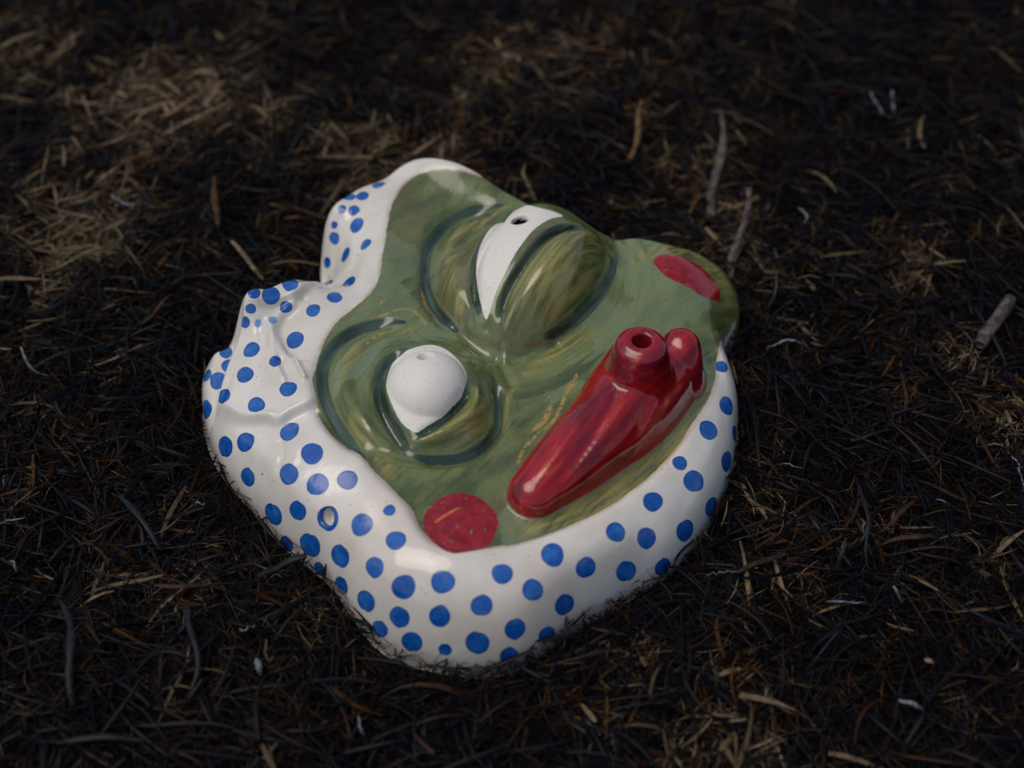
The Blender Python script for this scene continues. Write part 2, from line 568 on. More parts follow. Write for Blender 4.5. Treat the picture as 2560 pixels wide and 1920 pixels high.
F = F[~through[F].all(1)]
F = F[V[F][:, :, 2].min(1) > ZB - 0.2]           # open underneath, as a shell lying on the ground

whole = mesh_from('whole', V, F)
NRM = np.empty(nv * 3, np.float32)
whole.vertices.foreach_get('normal', NRM)
NRM = NRM.reshape(-1, 3)
bpy.data.meshes.remove(whole)

# ------------------------------------------------------------------ paint, stored on the surface
vx, vy, vz = V.T
att = {}
wv = 0.05 * wob(vx, vy, 4.0, 6, 3)
att['sd_face'] = sdf(vx, vy, FACE) + wv * 0.5
EYA = smooth_closed(hits(eyeA_px, G), 4)
for _ in range(3):
    EYA = (np.roll(EYA, 1, 0) + 2 * EYA + np.roll(EYA, -1, 0)) / 4
EYB = smooth_closed(hits(eyeB_px, G), 4)
att['sd_eye'] = np.minimum(sdf(vx, vy, EYA), sdf(vx, vy, EYB)) + wv * 0.25
chA = smooth_closed(hits(c2((1320, 640), (1400, 603), (1520, 622), (1640, 690), (1730, 780), (1765, 870), (1745, 915), (1650, 885), (1560, 820), (1450, 770), (1360, 710)), G), 4)
chB = smooth_closed(hits(c3((1860, 1040), (1990, 1075), (2080, 1160), (2105, 1260), (2060, 1370), (1960, 1420), (1800, 1440), (1690, 1385), (1625, 1300), (1612, 1200), (1670, 1110), (1760, 1060)), G), 4)
att['sd_cheek'] = np.minimum(sdf(vx, vy, chA), sdf(vx, vy, chB)) - .06 + wv * 0.6
att['sd_lip'] = sample(sd_lip_g, vx, vy)

dots = ([(*c1((x, y))[0], r) for x, y, r in [
    (1137, 562, 60), (1200, 693, 48), (1062, 768, 60), (987, 652, 46), (1120, 460, 46), (1035, 450, 34), (983, 560, 28), (935, 820, 42), (935, 500, 26), (1085, 365, 48),
    (1180, 360, 50), (1290, 285, 50), (889, 740, 48), (1085, 957, 52), (940, 958, 36), (985, 1058, 52), (680, 968, 58), (545, 1045, 66), (430, 1027, 44),
    (838, 1150, 50), (648, 1125, 44), (407, 1138, 37), (557, 1217, 30), (458, 1240, 28), (365, 1232, 40), (713, 1355, 63), (410, 1422, 60), (573, 1500, 43),
    (366, 1595, 62), (235, 1440, 47), (245, 1530, 46), (100, 1600, 46), (1143, 770, 6)]] +
    [(*c3((x, y))[0], r) for x, y, r in [
        (665, 310, 60), (445, 423, 60), (222, 362, 56), (182, 255, 62), (95, 455, 66), (675, 605, 72), (368, 678, 70), (227, 710, 74), (830, 757, 78), (668, 900, 73),
        (385, 920, 66), (487, 900, 8), (868, 970, 78), (1075, 940, 71), (562, 1180, 80), (730, 1152, 68), (940, 1205, 85), (1173, 1250, 79), (1365, 1150, 42), (1410, 1358, 70),
        (815, 1392, 86), (1025, 1465, 80), (1263, 1545, 72), (655, 1380, 62)]] +
    [(*c5((x, y))[0], r) for x, y, r in [
        (910, 850, 86), (1180, 815, 82), (480, 840, 66), (650, 948, 76), (880, 1060, 76), (1160, 1052, 78), (748, 1142, 66), (965, 1230, 76), (1198, 1283, 46), (1418, 1238, 84),
        (1640, 1325, 68), (1680, 1143, 76), (1900, 1180, 62), (1450, 978, 75), (1592, 760, 72), (1803, 870, 76), (1940, 628, 82), (2020, 972, 76), (2170, 715, 73), (330, 725, 55)]] +
    [(*c4((x, y))[0], r) for x, y, r in [
        (1120, 1570, 76), (1050, 1300, 70), (1260, 1343, 74), (1375, 1540, 66), (1530, 1292, 76), (1305, 1090, 70), (1590, 948, 77), (1492, 823, 52), (1690, 595, 70),
        (1817, 428, 66), (1818, 812, 70), (1712, 1125, 70), (1872, 618, 56), (1782, 155, 48)]])
sd_dot = np.full(nv, 5.0)
tone = np.zeros(nv)
for k, (px, py, r) in enumerate(dots):
    p = hit(px, py, G)
    rc = (.95 if k < 13 else 1.0) * r * .36166 * depth_of(p) / FPX
    los = (p - CAMP) / np.linalg.norm(p - CAMP)
    q = V - p
    al = q @ los
    d = np.sqrt(np.clip((q * q).sum(1) - (0.1 if k < 13 else 0.72) * al * al, 0, None))     # hand-dabbed dots, a little longer down the slopes
    m = (d < rc * 2) & (np.abs(al) < rc * 2.2)
    ang = np.arctan2(vy - p[1], vx - p[0])
    dd = d - rc * (1 + 0.035 * np.sin(2 * ang + k) + 0.03 * np.sin(3 * ang + 2.3 * k))
    tone = np.where(m & (dd < sd_dot), ((k * 0.618) % 1.0), tone)
    if k in (22, 23):
        tone = np.where(m, 1.6, tone)
    sd_dot = np.where(m, np.minimum(sd_dot, dd), sd_dot)
# the scarf's far side carries dots as well
rb = np.random.default_rng(5)
cand = np.where((NRM[:, 1] > .35) & (att['sd_face'] > .5) & (vz > -.2) & (vz < 1.7) & (vy > 1.5))[0]
chosen = []
for i in rb.permutation(cand)[:4000]:
    if sd_dot[i] > .45 and all(np.linalg.norm(V[i] - V[j]) > 1.25 for j in chosen):
        chosen.append(i)
for n_, i in enumerate(chosen):
    d = np.linalg.norm(V - V[i], axis=1)
    sd_dot = np.minimum(sd_dot, np.where(d < 1, d - .30 - .06 * math.sin(n_ * 2.1), 5))
sd_dot = np.maximum(sd_dot, .97 * holes[2][2] - holes[2][4])
att['sd_dot'] = sd_dot
att['dot_tone'] = tone


last = [None]


def stroke(pts, w, soft=0.5):
    P = smooth_open(hits(pts, G), 5)
    d, t = dist_poly(vx, vy, P, False, True)
    last[0] = (d, t * np.hypot(*np.diff(P[:, :2], axis=0).T).sum())
    ww = w * (0.45 + 0.55 * np.sin(np.clip(t, 0, 1) * math.pi) ** 0.5)
    return 1 - sstep(d, ww * (1 - soft), ww)


teal = np.zeros(nv)
on_stroke = np.full(nv, -1)
sfl = []
for pts, w in [(browA_in, 0.28), (browA_out, 0.30), (midA, 0.22), (outA, 0.24), (grB_in, 0.34), (grB_out, 0.34), (grB_low, 0.26), (midB, 0.36)]:
    st = stroke(pts, w)
    on_stroke = np.where(st > np.maximum(teal, .02), len(sfl), on_stroke)
    sfl.append(last[0])
    teal = np.maximum(teal, st)
att['teal'] = teal
ol = np.zeros(nv)
for P, s in ((lidA, 0.5), (lidB, 0.4)):
    ol = np.maximum(ol, sstep(-sdf(vx, vy, P), 0, s))
for pts, w in [(c1((2050, 520), (1850, 620), (1780, 780), (1790, 960), (1860, 1150)), 0.45),
               (c1((1600, 1290), (1380, 1290), (1180, 1370), (1080, 1500), (1040, 1640)), 0.42), (c3((1100, 500), (1180, 620), (1300, 780), (1380, 920)), 0.5),
               (c1((1240, 1010), (1120, 1130), (970, 1250), (880, 1390)), 0.35), (c2((1180, 640), (1400, 560), (1700, 700), (1850, 950), (1750, 1250)), 0.8),
               (c2((900, 1120), (700, 1240), (420, 1420)), 0.55), (c4((330, 1300), (640, 1230), (1000, 1080), (1300, 870), (1560, 560), (1690, 250)), 0.6),
               (c4((340, 260), (290, 480), (270, 600)), 0.2)]:
    ol = np.maximum(ol, 0.8 * stroke(pts, w, 0.8))
att['olive'] = ol
och = np.zeros(nv)
for pts, w in [(c1((1230, 1210), (1330, 1180), (1450, 1140), (1530, 1150)), 0.07), (c1((1530, 1150), (1580, 1200), (1620, 1250)), 0.10), (c1((1590, 1030), (1610, 1110), (1640, 1170)), 0.10), (c1((1300, 1110), (1330, 1075)), 0.07),
               (c4((480, 600), (560, 520), (600, 430)), 0.16), (c4((560, 590), (640, 500), (710, 330), (780, 210)), 0.10), (c4((700, 330), (750, 290), (780, 230)), 0.10), (c4((370, 830), (420, 720), (520, 610)), 0.10),
               (c1((1210, 1380), (1290, 1320), (1380, 1290)), 0.12), (c1((1470, 230), (1600, 185), (1800, 185), (2000, 230)), 0.07), (c1((2010, 560), (2120, 460), (2212, 430)), 0.06)]:
    och = np.maximum(och, stroke(pts, w, 0.6))
att['ochre'] = och
spot = np.zeros(nv)
spot = np.maximum(spot, stroke(c3((1680, 1235), (1760, 1180), (1850, 1130)), 0.07, 0.5))
att['scratch'] = spot

# direction of the brush: round each eye, elsewhere along the mouth
def ring(cx, cy, ex, ey, a, b):
    th = math.atan2(ey - cy, ex - cx)
    u = ((vx - cx) * math.cos(th) + (vy - cy) * math.sin(th)) / a
    v = (-(vx - cx) * math.sin(th) + (vy - cy) * math.cos(th)) / b
    return np.hypot(u, v) * b, np.arctan2(v, u) * b


cA, cB = lidA[:, :2].mean(0), EYB[:, :2].mean(0)
rA, tA = ring(cA[0] - .5, cA[1], cA[0] + 1.3, cA[1] + 2.6, 3.6, 2.3)
rB, tB = ring(cB[0], cB[1], cB[0] + .5, cB[1] + 1., 1.7, 1.7)
lx, ly = vx * math.cos(.9) + vy * math.sin(.9), -vx * math.sin(.9) + vy * math.cos(.9)
nearA = rA / 3.9 < rB / 3.4
fx_ = np.where(nearA, rA, rB)
fy_ = np.where(nearA, tA, tB + 20)
out_ = np.where(nearA, rA > 3.9, rB > 3.4)
fx_ = np.where(out_, ly + 50, fx_)
fy_ = np.where(out_, lx + 50, fy_)
inA = sdf(vx, vy, lidA) < 0
th_ = math.atan2(2.6, 1.8)
fx_ = np.where(inA, -vx * math.sin(th_) + vy * math.cos(th_) + 90, fx_)
fy_ = np.where(inA, vx * math.cos(th_) + vy * math.sin(th_) + 90, fy_)
for k_, (d_, t_) in enumerate(sfl):
    fx_ = np.where(on_stroke == k_, d_ + 7 * k_ + 130, fx_)
    fy_ = np.where(on_stroke == k_, t_ + 130, fy_)
att['flow_x'], att['flow_y'] = fx_, fy_

# ------------------------------------------------------------------ materials


class NT:
    def __init__(self, name):
        self.m = bpy.data.materials.new(name)
        self.m.use_nodes = True
        self.t = self.m.node_tree
        self.b = self.t.nodes['Principled BSDF']

    def n(self, typ, **kw):
        o = self.t.nodes.new(typ)
        for k, v in kw.items():
            if k in o.inputs.keys() if isinstance(k, str) else False:
                self.put(o.inputs[k], v)
            else:
                setattr(o, k, v)
        return o

    def put(self, sock, v):
        if isinstance(v, bpy.types.NodeSocket):
            self.t.links.new(v, sock)
        else:
            sock.default_value = v

    def attr(self, name):
        a = self.t.nodes.new('ShaderNodeAttribute')
        a.attribute_name = name
        return a.outputs['Fac']

    def math(self, op, a, b=0.0, c=0.0):
        o = self.t.nodes.new('ShaderNodeMath')
        o.operation = op
        for i, v in enumerate((a, b, c)):
            self.put(o.inputs[i], v)
        return o.outputs[0]

    def mix(self, f, a, b, blend='MIX'):
        o = self.t.nodes.new('ShaderNodeMix')
        o.data_type = 'RGBA'
        o.blend_type = blend
        self.put(o.inputs[0], f)
        self.put(o.inputs[6], a if isinstance(a, bpy.types.NodeSocket) else (*a, 1))
        self.put(o.inputs[7], b if isinstance(b, bpy.types.NodeSocket) else (*b, 1))
        return o.outputs[2]

    def noise(self, scale, detail=3, rough=0.55, vec=None, out=0):
        o = self.t.nodes.new('ShaderNodeTexNoise')
        o.inputs['Scale'].default_value = scale
        o.inputs['Detail'].default_value = detail
        o.inputs['Roughness'].default_value = rough
        if vec is not None:
            self.t.links.new(vec, o.inputs['Vector'])
        return o.outputs[out]

    def ramp(self, f, lo, hi):
        o = self.t.nodes.new('ShaderNodeMapRange')
        o.interpolation_type = 'SMOOTHSTEP'
        self.put(o.inputs['Value'], f)
        inv = lo > hi
        o.inputs['From Min'].default_value = min(lo, hi)
        o.inputs['From Max'].default_value = max(lo, hi)
        return self.math('SUBTRACT', 1.0, o.outputs['Result']) if inv else o.outputs['Result']


def srgb(r, g, b):
    f = lambda c: (c / 255 / 12.92) if c <= 10 else ((c / 255 + 0.055) / 1.055) ** 2.4
    return (f(r), f(g), f(b))


def glaze_material():
    k = NT('painted_glazed_ceramic')
    tc = k.n('ShaderNodeTexCoord').outputs['Object']
    def mapped(rot, sc):
        mp = k.n('ShaderNodeMapping')
        k.t.links.new(tc, mp.inputs['Vector'])
        mp.inputs['Rotation'].default_value = rot
        mp.inputs['Scale'].default_value = sc
        return mp.outputs[0]
    # cream body
    cream = k.mix(k.ramp(k.noise(28, 4, .6, tc), .35, .7), srgb(206, 200, 188), srgb(220, 216, 207))
    cream = k.mix(k.math('MULTIPLY', k.ramp(k.noise(14, 3, .5, mapped((0, 0, 1.0), (1, 1, 1))), .52, .72), 0.35), cream, srgb(188, 162, 136))
    # brushed green
    def along(rot, sc):
        mp = k.n('ShaderNodeMapping')
        mp.vector_type = 'TEXTURE'
        k.t.links.new(tc, mp.inputs['Vector'])
        mp.inputs['Rotation'].default_value = (0, 0, rot)
        mp.inputs['Scale'].default_value = sc
        return mp.outputs[0]
    cmb = k.n('ShaderNodeCombineXYZ')
    k.put(cmb.inputs[0], k.attr('flow_x'))
    k.put(cmb.inputs[1], k.math('MULTIPLY', k.attr('flow_y'), .11))
    k.put(cmb.inputs[2], 0.0)
    br = k.noise(5.0, 3, .5, cmb.outputs[0])
    cmb2 = k.n('ShaderNodeCombineXYZ')
    k.put(cmb2.inputs[0], k.math('MULTIPLY', k.attr('flow_x'), .9))
    k.put(cmb2.inputs[1], k.math('MULTIPLY', k.attr('flow_y'), .35))
    k.put(cmb2.inputs[2], 3.7)
    br2 = k.noise(1.5, 4, .6, cmb2.outputs[0])
    big = k.noise(22, 3, .55, tc)
    green = k.mix(k.ramp(br2, .34, .66), srgb(72, 86, 50), srgb(108, 120, 72))
    green = k.mix(k.math('MULTIPLY', k.ramp(br, .46, .70), .5), green, srgb(104, 108, 58))
    green = k.mix(k.math('MULTIPLY', k.ramp(br, .46, .28), .4), green, srgb(56, 72, 54))
    green = k.mix(k.math('MULTIPLY', k.ramp(big, .52, .64), .45), green, srgb(112, 100, 74))
    patch = k.ramp(k.math('ADD', k.noise(24, 3, .5, along(1.2, (1.6, 1, 1))), k.math('MULTIPLY', br, .12)), .615, .63)
    green = k.mix(k.math('MULTIPLY', patch, .5), green, srgb(124, 138, 104))
    olv = k.mix(k.ramp(br, .36, .64), srgb(104, 106, 52), srgb(146, 140, 84))
    green = k.mix(k.math('MULTIPLY', k.attr('olive'), k.ramp(k.math('ADD', br, k.math('MULTIPLY', br2, .5)), .48, .80)), green, olv)
    tl = k.math('MULTIPLY', k.attr('teal'), k.ramp(k.math('ADD', k.attr('teal'), br), .75, 1.15))
    green = k.mix(k.math('MULTIPLY', tl, .9), green, k.mix(k.ramp(br, .35, .66), srgb(26, 46, 40), srgb(66, 86, 74)))
    gsp = k.ramp(k.noise(1500, 1, .5, tc), .58, .72)
    green = k.mix(k.math('MULTIPLY', gsp, .45), green, srgb(46, 54, 38))
    green = k.mix(k.math('MULTIPLY', k.attr('ochre'), k.ramp(k.noise(420, 3, .6, tc), .36, .52)), green, srgb(166, 138, 76))
    # reds
    rn = k.noise(170, 5, .66, along(0.93, (7, 1, 1.6)))
    rn2 = k.noise(60, 3, .6, along(0.93, (2.5, 1, 1)))
    red = k.mix(k.ramp(rn, .34, .58), srgb(98, 9, 14), srgb(156, 22, 28))
    red = k.mix(k.math('MULTIPLY', k.ramp(rn2, .5, .68), .6), red, srgb(108, 26, 50))
    red = k.mix(k.math('MULTIPLY', k.ramp(rn, .57, .70), .7), red, srgb(186, 84, 62))
    cheek = k.mix(k.ramp(k.noise(240, 3, .6, tc), .4, .62), srgb(128, 18, 26), srgb(152, 32, 38))
    cheek = k.mix(k.ramp(k.noise(430, 2, .6, tc), .66, .70), cheek, srgb(112, 108, 76))
    cheek = k.mix(k.attr('scratch'), cheek, srgb(190, 110, 60))
    # blue dots
    bl = k.mix(k.ramp(k.noise(300, 3, .6, tc), .3, .7), srgb(12, 72, 150), srgb(24, 92, 172))
    bl = k.mix(k.math('MULTIPLY', k.ramp(k.noise(130, 3, .6, tc), .45, .7), .55), bl, srgb(60, 122, 192))
    bl = k.mix(k.math('MULTIPLY', k.ramp(k.attr('sd_dot'), -.10, -.01), .5), bl, srgb(8, 52, 116))
    bl = k.mix(k.ramp(k.attr('dot_tone'), .8, 1.7), bl, srgb(110, 150, 205))
    jit = k.math('MULTIPLY', k.math('SUBTRACT', k.noise(900, 2, .5, tc), .5), 0.03)
    fine = k.math('MULTIPLY', k.math('SUBTRACT', k.noise(330, 4, .6, tc), .5), 0.12)
    def mask(name, w=.012, j=jit):
        return k.ramp(k.math('ADD', k.attr(name), j), w, -w)
    def m2(name, w, j):
        o = k.math('ADD', k.attr(name), j)
        r = k.ramp(k.math('MULTIPLY', o, -1.0), -w, w)
        return r
    f_face, f_eye, f_chk, f_lip, f_dot = (m2('sd_face', .012, fine), m2('sd_eye', .012, jit), m2('sd_cheek', .015, fine), m2('sd_lip', .02, jit), m2('sd_dot', .012, jit))
    # iron specks in the clay, seen through the cream glaze
    vor = k.n('ShaderNodeTexVoronoi')
    vor.inputs['Scale'].default_value = 330
    k.t.links.new(tc, vor.inputs['Vector'])
    speck = k.math('MULTIPLY', k.math('LESS_THAN', vor.outputs['Distance'], .11), k.ramp(k.noise(90, 2, .5, tc), .44, .58))
    creams = k.mix(k.math('MULTIPLY', speck, .5), cream, srgb(96, 74, 58))
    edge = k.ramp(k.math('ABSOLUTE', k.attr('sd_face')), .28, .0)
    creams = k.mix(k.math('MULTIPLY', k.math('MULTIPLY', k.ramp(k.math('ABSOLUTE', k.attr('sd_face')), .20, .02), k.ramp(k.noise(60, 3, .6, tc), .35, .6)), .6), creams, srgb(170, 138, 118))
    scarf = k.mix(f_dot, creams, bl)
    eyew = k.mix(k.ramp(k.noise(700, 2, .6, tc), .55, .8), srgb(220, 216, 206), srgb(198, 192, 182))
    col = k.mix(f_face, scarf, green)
    col = k.mix(f_chk, col, cheek)
    col = k.mix(f_eye, col, eyew)
    col = k.mix(f_lip, col, red)
    k.put(k.b.inputs['Base Color'], col)
    # gloss: clear glaze everywhere except on the bare eye whites
    uneven = k.ramp(k.noise(35, 3, .6, tc), .3, .75)
    rough = k.math('ADD', .06, k.math('MULTIPLY', uneven, .09))
    rough = k.math('ADD', k.math('MULTIPLY', rough, k.math('SUBTRACT', 1.0, f_eye)), k.math('MULTIPLY', f_eye, .62))
    k.put(k.b.inputs['Roughness'], rough)
    k.b.inputs['IOR'].default_value = 1.6
    k.b.inputs['Coat Weight'].default_value = 0.0
    bmp = k.n('ShaderNodeBump')
    bmp.inputs['Strength'].default_value = 0.12
    bmp.inputs['Distance'].default_value = 0.0012
    hh = k.math('ADD', k.math('MULTIPLY', k.noise(150, 3, .55, tc), .8), k.math('MULTIPLY', k.noise(900, 2, .5, tc), .10))
    hh = k.math('ADD', hh, k.math('MULTIPLY', f_dot, .05))
    k.put(bmp.inputs['Height'], hh)
    k.put(k.b.inputs['Normal'], bmp.outputs[0])
    return k.m


GLAZE = glaze_material()

# ------------------------------------------------------------------ split the shell into its parts
mask = bpy.data.objects.new('ceramic_mask', None)
COL.objects.link(mask)
mx, my = at(1180, 1100, 0)
mask.location = (mx * .01, my * .01, 0)
mask.empty_display_size = .05
mask['label'] = 'glazed ceramic mask of a green face in a white headscarf with blue polka dots'
mask['category'] = 'mask'

sd = att
fc = V[F].mean(1)
fmean = lambda a: a[F].mean(1)
reg = np.zeros(len(F), int)                                      # 0 headscarf
reg[fmean(sd['sd_face']) < 0] = 1                                # face
reg[sdf(fc[:, 0], fc[:, 1], lidA) < 0] = 4
reg[sdf(fc[:, 0], fc[:, 1], lidB) < 0] = 5
reg[sdf(fc[:, 0], fc[:, 1], chA) < 0] = 6
reg[sdf(fc[:, 0], fc[:, 1], chB) < 0] = 7
reg[sdf(fc[:, 0], fc[:, 1], EYA) < 0] = 2
reg[sdf(fc[:, 0], fc[:, 1], EYB) < 0] = 3
reg[fmean(sd['sd_lip']) < 0] = 8
bow_poly = np.array([at(p[0], p[1], p[2] * ZS) for p in [(540, 1010, 2.8), (590, 800, 3.2), (600, 735, 3.8), (733, 690, 4.9), (800, 690, 4.5), (815, 720, 4.4), (790, 800, 4.5), (770, 880, 4.3), (790, 1000, 4.4), (700, 1050, 4.0), (640, 1060, 3.6), (560, 1050, 2.9)]])
spm = np.minimum(np.hypot(fc[:, 0] - sp_x, fc[:, 1] - sp_y), np.hypot(fc[:, 0] - sb_x, fc[:, 1] - sb_y))
reg[(reg == 8) & (fc[:, 2] > 4.7) & (spm < 2.2)] = 9
reg[(reg == 0) & inside(fc[:, 0], fc[:, 1], bow_poly)] = 10


def part(name, k, parent, label=None):
    f = F[reg == k]
    u, iv = np.unique(f, return_inverse=True)
    co = V[u] * .01 - np.array([mx * .01, my * .01, 0])
    me = mesh_from(name, co, iv.reshape(f.shape))
    for a, v in att.items():
        me.attributes.new(a, 'FLOAT', 'POINT').data.foreach_set('value', v[u].astype(np.float32))
    me.normals_split_custom_set_from_vertices(NRM[u].tolist())
    me.materials.append(GLAZE)
    o = bpy.data.objects.new(name, me)
    COL.objects.link(o)
    o.parent = parent
    if label:
        o['label'] = label
    return o


scarf_o = part('headscarf', 0, mask, 'white headscarf with blue polka dots')
part('bow', 10, scarf_o, 'knotted bow of the dotted headscarf')
part('face', 1, mask, 'brushed green face')
part('eye', 2, mask, 'narrow white eye with a black pinhole')
part('eye', 3, mask, 'round white bulging eye with a pale pinhole')
part('eyelid', 4, mask, 'large leaf-shaped olive lower eyelid')
part('eyelid', 5, mask, 'small crescent olive lower eyelid')
part('cheek_spot', 6, mask, 'red cheek spot on the far cheek')
part('cheek_spot', 7, mask, 'red cheek spot on the near cheek')
lips_o = part('lips', 8, mask, 'thick glossy red lips')
part('spout', 9, lips_o, 'hollow red spout rising from the lips')

# ------------------------------------------------------------------ ground sheet


def ground_z(x, y):
    return -1.05 + 0.30 * wob(x, y, 0.42, 6, 11) + 0.20 * wob(x, y, 1.3, 6, 20)


def simple_mat(name, base, rough, spec=.5, attr=None):
    k = NT(name)
    tc = k.n('ShaderNodeTexCoord').outputs['Object']
    if attr:
        a = k.t.nodes.new('ShaderNodeAttribute')
        a.attribute_name = attr
        c = k.mix(k.math('MULTIPLY', k.ramp(k.noise(500, 3, .6, tc), .4, .7), .5), a.outputs['Color'], (0, 0, 0), 'MIX')
        k.put(k.b.inputs['Base Color'], c)
    else:
        c = k.mix(k.ramp(k.noise(220, 5, .65, tc), .35, .7), base, tuple(v * 2.6 for v in base))
        k.put(k.b.inputs['Base Color'], c)
        bm = k.n('ShaderNodeBump')
        bm.inputs['Strength'].default_value = .8
        bm.inputs['Distance'].default_value = .002
        k.put(bm.inputs['Height'], k.noise(420, 5, .7, tc))
        k.put(k.b.inputs['Normal'], bm.outputs[0])
    k.b.inputs['Roughness'].default_value = rough
    k.b.inputs['Specular IOR Level'].default_value = spec
    return k.m


near = np.linspace(-90, 90, 271)
steps = np.array([100, 115, 130, 220, 500, 1500, 6000, 30000, 100000.])
ax = np.concatenate([-steps[::-1], near, steps])
GX, GY = np.meshgrid(ax, ax + 10)
gz = np.where((np.abs(GX) < 95) & (np.abs(GY - 10) < 95), ground_z(GX, GY), -1.05)
nxg = len(ax)
ii = np.arange(nxg * nxg).reshape(nxg, nxg)
Fg = np.stack([ii[:-1, :-1].ravel(), ii[:-1, 1:].ravel(), ii[1:, 1:].ravel(), ii[1:, :-1].ravel()], 1)
gme = mesh_from('ground', np.c_[GX.ravel(), GY.ravel(), gz.ravel()] * .01, Fg)
gme.materials.append(simple_mat('charred_soil', (0.0035, 0.0027, 0.002), .95, .05))
go = bpy.data.objects.new('ground', gme)
COL.objects.link(go)
go['kind'] = 'structure'
go['label'] = 'dark charred soil under the burnt grass'

# ------------------------------------------------------------------ burnt grass litter


def foot_dist(x, y):
    """positive inside the mask's footprint, from the relief grid"""
    d = sample(d_foot, x, y)
    out = (x < gx[0]) | (x > gx[-1]) | (y < gy[0]) | (y > gy[-1])
    return np.where(out, -9, d)


def strands(n, L, W, zlo, zhi, seg, vee, rnd, lift=.25, curl=1.0, area=None, prob=None, wide=False):
    """positions of n ribbons: arrays (n, seg+1, across, 3)"""
    pts = []
    while sum(len(p) for p in pts) < n:
        py = rnd.uniform(-160, 2120, n) if area is None else rnd.uniform(area[1], area[3], n)
        px = rnd.uniform(-160, 2720, n) if area is None else rnd.uniform(area[0], area[2], n)
        d0 = (px - 1280) / FPX
        b = -(py - 960) / FPX
        dy, dz = CP + b * SP, -SP + b * CP
        t = (0 - CAMP[2]) / dz
        x, y = d0 * t, CAMP[1] + dy * t
        if wide:                                           # the same litter goes on beyond the frame
            x, y = rnd.uniform(-75, 75, n), rnd.uniform(-48, 85, n)
            v_ = y - CAMP[1]
            w_ = v_ * CP + CAMP[2] * SP
            b_ = (v_ * SP - CAMP[2] * CP) / np.maximum(w_, 1)
            a_ = x / np.maximum(w_, 1)
            vis = (w_ > 0) & (np.abs(a_) < 1440 / FPX) & (np.abs(b_) < 1120 / FPX)
            pts.append(np.c_[x, y][~vis])
            continue
        keep = rnd.uniform(0, 1, n) < np.clip((t / 75.) ** 3, 0, 1) * 1.0 + .12
        if prob is not None:
            keep &= rnd.uniform(0, 1, n) < prob(x, y)
        pts.append(np.c_[x, y][keep])
    P = np.concatenate(pts)[:n]
    n = len(P)
    th = rnd.uniform(0, 2 * math.pi, n)
    ln = L[0] + (L[1] - L[0]) * rnd.beta(1.3, 2.6, n)
    wd = W[0] + (W[1] - W[0]) * rnd.beta(1.2, 3.0, n)
    k1 = rnd.normal(0, .55, n) * curl
    k2 = rnd.normal(0, .5, n) * curl
    s = np.linspace(-.5, .5, seg + 1)[None]
    ang = th[:, None] + k1[:, None] * s * 2 + k2[:, None] * (4 * s * s - .3)
    dx = np.cos(ang) * ln[:, None] / seg
    dy = np.sin(ang) * ln[:, None] / seg
    cx = np.cumsum(dx, 1)
    cy = np.cumsum(dy, 1)
    cx = P[:, :1] + cx - cx.mean(1, keepdims=True)
    cy = P[:, 1:] + cy - cy.mean(1, keepdims=True)
    tilt = rnd.normal(0, lift, n)
    arch = np.abs(rnd.normal(0, .18, n)) * ln
    z0 = rnd.uniform(zlo, zhi, n)
    cz = ground_z(cx, cy) + z0[:, None] + np.clip(s * (ln * tilt)[:, None], -.5, 3) + arch[:, None] * (.25 - s * s)
    # strands may lie against the mask but not inside it
    fd = foot_dist(cx.ravel(), cy.ravel()).reshape(cx.shape)
    ok = (fd.max(1) < .12) | ((fd.max(1) < .7) & (rnd.uniform(0, 1, n) < .16))
    cz = cz + np.clip(fd, 0, 1) * .9
    cx, cy, cz, ang, wd, ln = cx[ok], cy[ok], cz[ok], ang[ok], wd[ok], ln[ok]
    n = len(cx)
    roll = rnd.normal(0, .6, n)
    tw = rnd.normal(0, .8, n)
    rr = roll[:, None] + tw[:, None] * s
    taper = np.clip(1.0 - np.abs(s + rnd.uniform(-.15, .35, n)[:, None]) ** 2 * 2.2, .22, 1)
    hw = wd[:, None] * .5 * taper
    sx, sy, sz = -np.sin(ang) * np.cos(rr) * hw, np.cos(ang) * np.cos(rr) * hw, np.sin(rr) * hw
    c = np.stack([cx, cy, cz], -1)
    sv = np.stack([sx, sy, sz], -1)
    if vee:
        up = np.stack([np.zeros_like(hw), np.zeros_like(hw), hw * .55], -1)
        return np.stack([c - sv, c + up, c + sv], 2), n
    return np.stack([c - sv, c + sv], 2), n


def ribbon_faces(n, seg, ac):
    a = np.arange(n * (seg + 1) * ac).reshape(n, seg + 1, ac)
    q = [np.stack([a[:, :-1, j], a[:, :-1, j + 1], a[:, 1:, j + 1], a[:, 1:, j]], -1).reshape(-1, 4) for j in range(ac - 1)]
    return np.concatenate(q)


pale_spots = [(470, 250, 130, .75), (130, 610, 110, .6), (90, 90, 130, .55), (390, 190, 100, .4), (1500, 70, 160, .5), (1760, 380, 120, .5), (2280, 640, 60, 1.0), (2470, 1060, 100, .45), (2420, 880, 80, .4),
              (1000, 500, 140, .5), (760, 330, 130, .35), (230, 560, 110, .5), (1880, 1820, 160, .2), (1250, 1830, 140, .12), (1950, 1430, 140, .25), (350, 1420, 120, .3), (1850, 620, 100, .5), (200, 350, 160, .25), (1150, 230, 200, .3)]
PS = [(*at(a, b, 0), r * .0235 * (1 + (960 - b) / 2400), w) for a, b, r, w in pale_spots]


def paleness(x, y):
    v = np.clip(.08 + .22 * wob(x, y, .55, 6, 15) + .30 * wob(x, y, 1.9, 6, 27), -.3, .6)
    for a, b, r, w in PS:
        v = v + w * np.exp(-((x - a) ** 2 + ((y - b) / 1.2) ** 2) / (r * r))
    return np.clip(v, 0, 1)


